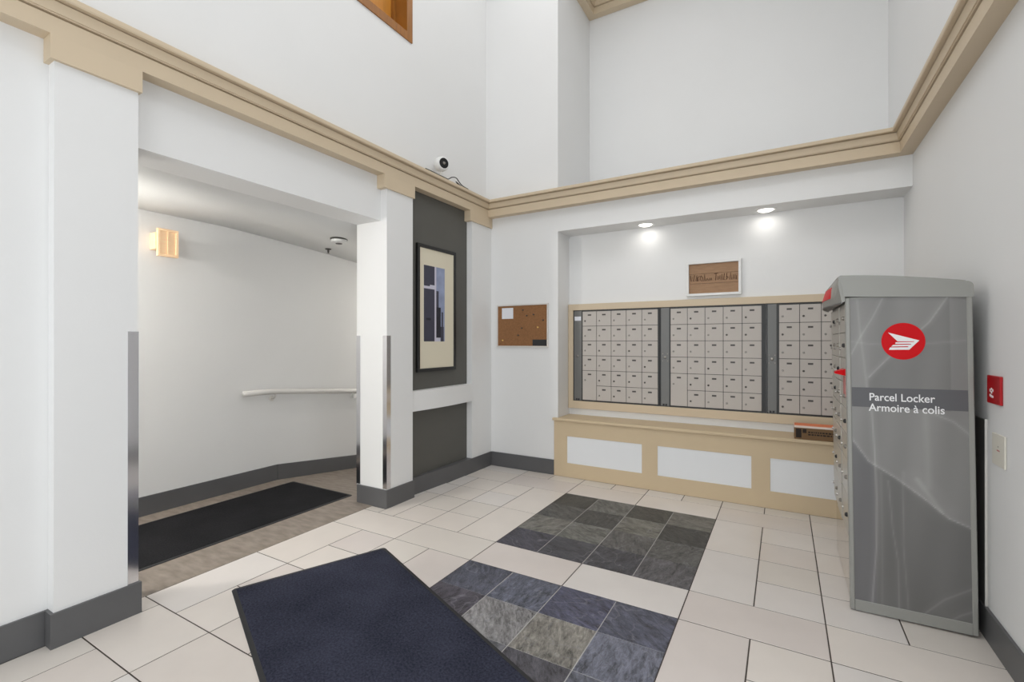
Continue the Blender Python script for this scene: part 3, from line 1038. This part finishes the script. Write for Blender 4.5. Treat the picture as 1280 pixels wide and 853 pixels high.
DZ = corridor_ceiling_z(3.29)
t = thing('smoke_detector', 'round white smoke detector on the corridor ceiling', 'detector', (-3.95, 3.29, DZ))
bm = bmesh.new()
lathe(bm, (-3.95, 3.29, DZ + 0.004), (0, 0, -1), [(0.085, 0), (0.085, 0.014), (0.066, 0.016)], 28)
obj('mount_ring', bm, 'plate', t, smooth=False)
bm = bmesh.new()
lathe(bm, (-3.95, 3.29, DZ - 0.012), (0, 0, -1), [(0.08, 0), (0.076, 0.022), (0.05, 0.034), (0.035, 0.034)], 28)
obj('body', bm, 'whiteplastic', t)
bm = bmesh.new()
lathe(bm, (-3.95, 3.29, DZ - 0.046), (0, 0, -1), [(0.034, 0), (0.03, 0.006), (0.012, 0.008)], 20)
obj('vent_cap', bm, 'plate', t)
SZ = corridor_ceiling_z(3.58)
t = thing('sprinkler_head', 'small metal sprinkler head on the corridor ceiling near the wall', 'sprinkler', (-4.40, 3.52, SZ))
bm = bmesh.new()
lathe(bm, (-4.40, 3.52, SZ + 0.004), (0, 0, -1), [(0.035, 0), (0.03, 0.008), (0.012, 0.01), (0.009, 0.04), (0.004, 0.045)], 16)
obj('stem', bm, 'plate', t)
bm = bmesh.new()
lathe(bm, (-4.40, 3.52, SZ - 0.046), (0, 0, -1), [(0.018, 0), (0.018, 0.003)], 16)
obj('deflector', bm, 'lock', t)

# ------------------------------------------------------------------ fittings on the right wall
t = thing('fire_alarm_plate', 'small red plate with white marks on the white wall beside the locker', 'alarm', (XR, 3.046, 1.15))
bxo('plate', 'darkred', t, XR - 0.012, XR - 0.001, 2.968, 3.125, 1.158, 1.29, bev=0.002)
bm = bmesh.new()
for y, z, h in ((3.066, 1.186, 0.013), (3.066, 1.205, 0.012), (3.066, 1.222, 0.010), (3.083, 1.190, 0.012), (3.083, 1.212, 0.014), (3.05, 1.186, 0.010), (3.05, 1.215, 0.012)):
    box(bm, XR - 0.0128, XR - 0.0118, y - 0.006, y + 0.006, z, z + h)
obj('white_marks', bm, 'white', t)
t = thing('wall_plate', 'ivory blank cover plate on the white wall below the red plate', 'wall plate', (XR, 3.003, 0.87))
bxo('cover', 'ivory', t, XR - 0.008, XR - 0.001, 2.93, 3.077, 0.875, 1.022, bev=0.002)
bm = bmesh.new()
lathe(bm, (XR - 0.0075, 3.003, 0.965), (-1, 0, 0), [(0.004, 0), (0.003, 0.0015)], 8)
obj('screw', bm, 'lock', t)
bxo('red_mark', 'sign_red', t, XR - 0.0085, XR - 0.0078, 2.985, 3.018, 0.944, 0.950)
bm = bmesh.new()
box(bm, XR - 0.010, XR - 0.001, 3.165, 3.9, 0.153, 1.068, bev=0.002)
t = obj('guard_sheet', bm, 'sheet', org=(XR, 3.5, 0.153))
tag(t, 'thin grey metal sheet on the wall behind the parcel locker', 'panel')
bm = bmesh.new()
box(bm, XR - 0.0105, XR - 0.001, 3.158, 3.165, 0.153, 1.07)
obj('edge_strip', bm, 'alu', t)['label'] = 'pale metal edge strip'

# ------------------------------------------------------------------ parcel locker (local frame: x right, y away, z up; origin at the near front corner)
LX, LY_ = 0.312, 3.122
LW, LD, LH = 0.512, 0.88, 1.69
loc = thing('parcel_locker', 'tall grey parcel locker with red round emblem standing by the white wall', 'locker', (LX, LY_, 0.0))
loc.rotation_euler = (0, math.radians(-0.75), 0.0)
OL = Vector((LX, LY_, 0))
def L(x, y, z): return (OL.x + x, OL.y + y, z)
def lbox(name, m, parent, x0, x1, y0, y1, z0, z1, bev=0.0, org=None):
    return bxo(name, m, parent, OL.x + x0, OL.x + x1, OL.y + y0, OL.y + y1, z0, z1, bev=bev, org=org)
ZB = 0.004
bm = bmesh.new()
def bb(*a, bev=0.0): box(bm, OL.x + a[0], OL.x + a[1], OL.y + a[2], OL.y + a[3], a[4], a[5], bev=bev)
bb(0.022, LW - 0.006, 0.012, LD - 0.012, ZB, LH)                       # carcass
obj('cabinet', bm, 'lockgrey', loc)
# near side frame: posts and bottom rail round the printed film
bm = bmesh.new()
bb(0.0, 0.022, 0.0, 0.03, ZB, LH, bev=0.004)
bb(LW - 0.022, LW, 0.0, 0.03, ZB, LH, bev=0.004)
bb(0.022, LW - 0.022, 0.001, 0.03, ZB, 0.062, bev=0.002)
obj('side_frame', bm, 'lockgrey', loc)
# printed film with pale sweeping curves
def px2l(px, py):
    """photo pixel on the side face -> film coordinates (u across, v up) in metres, by bilinear corners"""
    tl, tr, bl, br = (1058, 371), (1210, 372), (1066, 745), (1219, 780)
    v = (py - 371) / (745 - 371)
    for _ in range(6):
        xl, xr = tl[0] + (bl[0] - tl[0]) * v, tr[0] + (br[0] - tr[0]) * v
        u = (px - xl) / (xr - xl)
        yt, yb = tl[1] + (tr[1] - tl[1]) * u, bl[1] + (br[1] - bl[1]) * u
        v = (py - yt) / (yb - yt)
    return u, 1 - v
CURVES = [([(1063, 548), (1085, 575), (1120, 596), (1160, 625), (1190, 650), (1217, 663)], 0.005, 0.30, 'below'),
          ([(1088, 500), (1093, 560), (1096, 620), (1096, 680), (1090, 755)], 0.006, 0.30, None),
          ([(1112, 600), (1118, 660), (1125, 700), (1127, 765)], 0.004, 0.16, None),
          ([(1132, 590), (1132, 680), (1140, 768)], 0.004, 0.13, None),
          ([(1102, 590), (1104, 660), (1104, 760)], 0.008, 0.10, None),
          ([(1104, 371), (1090, 395), (1072, 420), (1060, 440)], 0.006, 0.22, None),
          ([(1190, 371), (1165, 405), (1140, 425), (1108, 450), (1085, 470)], 0.006, 0.28, None),
          ([(1068, 371), (1072, 410), (1078, 450), (1083, 490)], 0.008, 0.16, None),
          ([(1060, 424), (1085, 428), (1130, 432), (1210, 430)], 0.005, 0.10, None),
          ([(1172, 520), (1195, 530), (1216, 548)], 0.005, 0.22, None),
          ([(1150, 600), (1165, 620), (1180, 640)], 0.018, 0.20, None),
          ([(1155, 770), (1185, 750), (1218, 738)], 0.007, 0.16, None),
          ([(1190, 778), (1205, 770), (1219, 766)], 0.007, 0.16, None),
          ([(1160, 520), (1163, 560), (1165, 610)], 0.022, 0.12, None)]
UW, VH = LW - 0.044, LH - 0.01 - 0.062
POL = []
for pts, wd, st, kd in CURVES:
    q = [px2l(*p) for p in pts]
    POL.append(([(a * UW, b * VH) for a, b in q], wd, st))
def segdist(p, a, b):
    ax_, ay_, bx_, by_ = a[0], a[1], b[0], b[1]
    dx, dy = bx_ - ax_, by_ - ay_
    tt = max(0, min(1, ((p[0] - ax_) * dx + (p[1] - ay_) * dy) / (dx * dx + dy * dy + 1e-12)))
    return math.hypot(p[0] - ax_ - tt * dx, p[1] - ay_ - tt * dy)
NU, NV = 78, 240
bm = bmesh.new()
grid = [[bm.verts.new(L(0.022 + UW * i / NU, 0.004, 0.062 + VH * j / NV)) for i in range(NU + 1)] for j in range(NV + 1)]
for j in range(NV):
    for i in range(NU):
        bm.faces.new((grid[j][i], grid[j][i + 1], grid[j + 1][i + 1], grid[j + 1][i]))
cl = bm.loops.layers.float_color.new('print')
vals = {}
def ycurve(pol, x):
    for a, b in zip(pol, pol[1:]):
        if min(a[0], b[0]) <= x <= max(a[0], b[0]) and abs(b[0] - a[0]) > 1e-6:
            return a[1] + (b[1] - a[1]) * (x - a[0]) / (b[0] - a[0])
    return None
for j in range(NV + 1):
    for i in range(NU + 1):
        p = (UW * i / NU, VH * j / NV)
        base = 0.20
        yc = ycurve(POL[0][0], min(max(p[0], POL[0][0][0][0] + 1e-4), POL[0][0][-1][0] - 1e-4))
        blue = 0.0
        if yc is not None and p[1] < yc:
            base *= 0.76
            if p[0] < 0.20 * UW:
                base *= 0.93
                blue = 0.008
        else:
            base *= 1.16
        yc = ycurve(POL[6][0], p[0])
        if yc is not None and p[1] < yc and p[1] > 0.64 * VH:
            base *= 0.84
        base *= 1 + 0.05 * math.sin(19 * p[0] + 2.1 * p[1] + 1.4 * math.sin(3.1 * p[1])) + 0.04 * math.sin(41 * p[0] - 5 * p[1])
        ad_ = 0.0
        for pol, wd, st in POL:
            dd = min(segdist(p, a, b) for a, b in zip(pol, pol[1:]))
            if dd < 4 * wd:
                ad_ += st * 0.42 * (max(0, 1 - dd / wd) * 0.7 + 0.3 * max(0, 1 - dd / (4 * wd)))
        vv = base + ad_
        vals[grid[j][i]] = (vv * 1.0, vv * 0.985, vv * 0.955 + blue, 1)
for f_ in bm.faces:
    for lp in f_.loops:
        lp[cl] = vals[lp.vert]
film = obj('printed_film', bm, 'swoosh', loc)
film['label'] = 'dark grey printed film with pale sweeping curves'
def fxy(px, py):
    u, v = px2l(px, py)
    return 0.022 + UW * u, 0.062 + VH * v
# dark band and lettering
x0, zt = fxy(1062, 481)
x1, zb = fxy(1213, 518)
lbox('title_band', 'bandgrey', film, 0.023, LW - 0.023, 0.0030, 0.0039, zb, zt)['label'] = 'darker grey band behind the lettering'
def put_text(body, pxa, py_base, pxb, name):
    xa, za = fxy(pxa, py_base)
    xb, _ = fxy(pxb, py_base)
    cu = bpy.data.curves.new('measure', 'FONT')
    cu.body = body
    cu.size = 1.0
    t_ = bpy.data.objects.new('measure', cu)
    COL.objects.link(t_)
    bpy.context.view_layer.update()
    w = t_.dimensions.x
    bpy.data.objects.remove(t_)
    size = 0.0565
    k = (xb - xa) / (w * size)
    text_obj(name, body, 'white', film, lambda c: Vector(L(xa + c.x * k, 0.0026 - c.z * 0.3, za + c.y)), size, 0.0006, 1.0, 0.0006)
put_text('Parcel Locker', 1085, 498.5, 1171, 'title_lettering')
put_text('Armoire à colis', 1085, 511.5, 1184, 'title_lettering')
# round red emblem with the white winged envelope
cx, cz = fxy(1131, 427)
xr_, _ = fxy(1160, 427)
_, zt_ = fxy(1131, 404)
rx, rz = xr_ - cx, zt_ - cz
bm = bmesh.new()
loft(bm, [[L(cx + rx * math.cos(2 * math.pi * k / 48), y, cz + rz * math.sin(2 * math.pi * k / 48)) for k in range(48)] for y in (0.0038, 0.0026)])
emb = obj('emblem', bm, 'red', film)
emb['label'] = 'round red emblem'
bm = bmesh.new()
WING = [[(-0.72, 0.47), (0.76, 0.06), (0.30, -0.44), (-0.69, -0.44), (-0.53, -0.30), (0.20, -0.285), (0.31, -0.19), (-0.53, -0.245), (-0.375, -0.13), (0.46, -0.115), (0.54, -0.04), (-0.40, -0.075), (-0.27, 0.01), (-0.34, 0.06)]]
WING = [[(-0.68, 0.49), (0.73, 0.04), (0.60, -0.01), (-0.25, 0.0)],
        [(0.73, 0.04), (0.27, -0.45), (0.22, -0.30), (0.52, 0.0)],
        [(-0.34, -0.05), (0.58, -0.04), (0.47, -0.14), (-0.36, -0.14)],
        [(-0.45, -0.19), (0.43, -0.18), (0.32, -0.27), (-0.55, -0.28)],
        [(-0.60, -0.33), (0.40, -0.32), (0.27, -0.46), (-0.66, -0.46)]]
for k, poly in enumerate(WING):
    prism(bm, [L(cx + a * rx, 0.0025 - 0.00015 * k, cz + b * rz) for a, b in poly], (0, -0.0006, 0))
ew = obj('emblem_wing', bm, 'white', loc)
ew['label'] = 'white winged envelope mark on the emblem'
# front face with doors, towards the middle of the room
bm = bmesh.new()
bb(0.008, 0.024, 0.03, LD - 0.0, 0.375, LH)
obj('front_frame', bm, 'lockgrey', loc)
lbox('kick_panel', 'mirror', loc, 0.012, 0.024, 0.03, LD - 0.002, ZB, 0.372)['label'] = 'polished steel lower panel mirroring the floor tiles'
cols = [(0.035, 0.305), (0.31, 0.575), (0.58, LD - 0.01)]
rowz = [0.385, 0.60, 0.80, 0.94, 1.08, 1.22, 1.36, 1.50, 1.66]
for ci, (a, b) in enumerate(cols):
    for r in range(len(rowz) - 1):
        o = lbox('door', 'lockdoor', loc, -0.004 if ci == 1 else 0.0, 0.009, a + 0.002, b - 0.002, rowz[r] + 0.002, rowz[r + 1] - 0.002, bev=0.002)
        bm = bmesh.new()
        zc = (rowz[r] + rowz[r + 1]) / 2
        xx = -0.004 if ci == 1 else 0.0
        lathe(bm, L(xx, a + 0.03, zc), (-1, 0, 0), [(0.012, 0), (0.012, 0.006), (0.008, 0.012), (0.003, 0.013)], 12)
        obj('lock', bm, 'lock' if (r + ci) % 3 else 'dark', o)
        bm = bmesh.new()
        lathe(bm, L(xx, b - 0.03, zc - 0.02), (-1, 0, 0), [(0.009, 0), (0.008, 0.008), (0.003, 0.009)], 10)
        obj('knob', bm, 'lock', o)
bm = bmesh.new()
loft(bm, [[L(0, 0.04, 1.262), L(0, 0.16, 1.262), L(0, 0.16, 1.30), L(0, 0.04, 1.30)], [L(-0.045, 0.10, 1.272), L(-0.045, 0.15, 1.272), L(-0.045, 0.15, 1.282), L(-0.045, 0.10, 1.282)]])
obj('slot_hood', bm, 'red', loc)['label'] = 'red hood over the letter slot'
lbox('slot_notice', 'sign_red', loc, -0.002, 0.0, 0.045, 0.15, 1.145, 1.255)['label'] = 'pale red notice'
# domed cap
CZ = LH
def top_z(x):
    t_ = (x + 0.03) / (LW + 0.035)
    return 1.812 - 0.070 * max(0, t_) ** 1.5
prof = [(-0.008, CZ + 0.006), (LW + 0.004, CZ - 0.026)]
r = 0.028
xe = LW + 0.004
zt = top_z(xe) + 0.002
for k in range(6):
    a = math.radians(90 * k / 5)
    prof.append((xe - r + r * math.cos(a), zt - r + r * math.sin(a)))
for k in range(9, 0, -1):
    x = -0.02 + (xe - r + 0.02) * k / 9 - 0.004
    prof.append((x, top_z(x)))
prof += [(-0.02, 1.812), (-0.032, 1.804), (-0.012, 1.745)]
bm = bmesh.new()
rings = []
for y in (-0.004, 0.0, LD, LD + 0.004):
    k = 0.003 if y in (-0.004, LD + 0.004) else 0
    rings.append([L(x, y, z) for x, z in prof])
loft(bm, rings)
cap = obj('cap', bm, 'lockgrey', loc)
smooth_by_angle(cap, 40)
# curved visor over the doors and the red emblem strip on it
bm = bmesh.new()
rings = []
for k in range(13):
    y = LD * k / 12
    b = 0.055 * math.sin(math.pi * k / 12) ** 0.8
    rings.append([L(-0.03, y, 1.80), L(-0.03 - 0.55 * b, y, 1.755), L(-0.02 - b, y, 1.70), L(-0.015 - b, y, 1.665), L(0.0, y, 1.67), L(0.0, y, 1.80)])
loft(bm, rings)
vis = obj('visor', bm, 'lockgrey', loc)
bm = bmesh.new()
rings = []
for k in range(4, 9):
    y = LD * k / 12 - 0.13
    b = 0.055 * math.sin(math.pi * max(k - 1.8, 0) / 12) ** 0.8
    rings.append([L(-0.0315 - 0.5 * b, y, 1.765), L(-0.023 - b, y, 1.70), L(-0.02 - b, y, 1.70), L(-0.028 - 0.5 * b, y, 1.765)])
loft(bm, rings)
obj('red_badge', bm, 'red', vis)['label'] = 'small red badge on the visor'
bm = bmesh.new()
for q in range(5):
    b = 0.012 + 0.011 * q
    tube(bm, [L(-0.012 - b * math.sin(math.pi * k / 12) - 0.004, LD * k / 12, 1.662) for k in range(13)], 0.004, 6)
obj('visor_rib', bm, 'filler', vis)
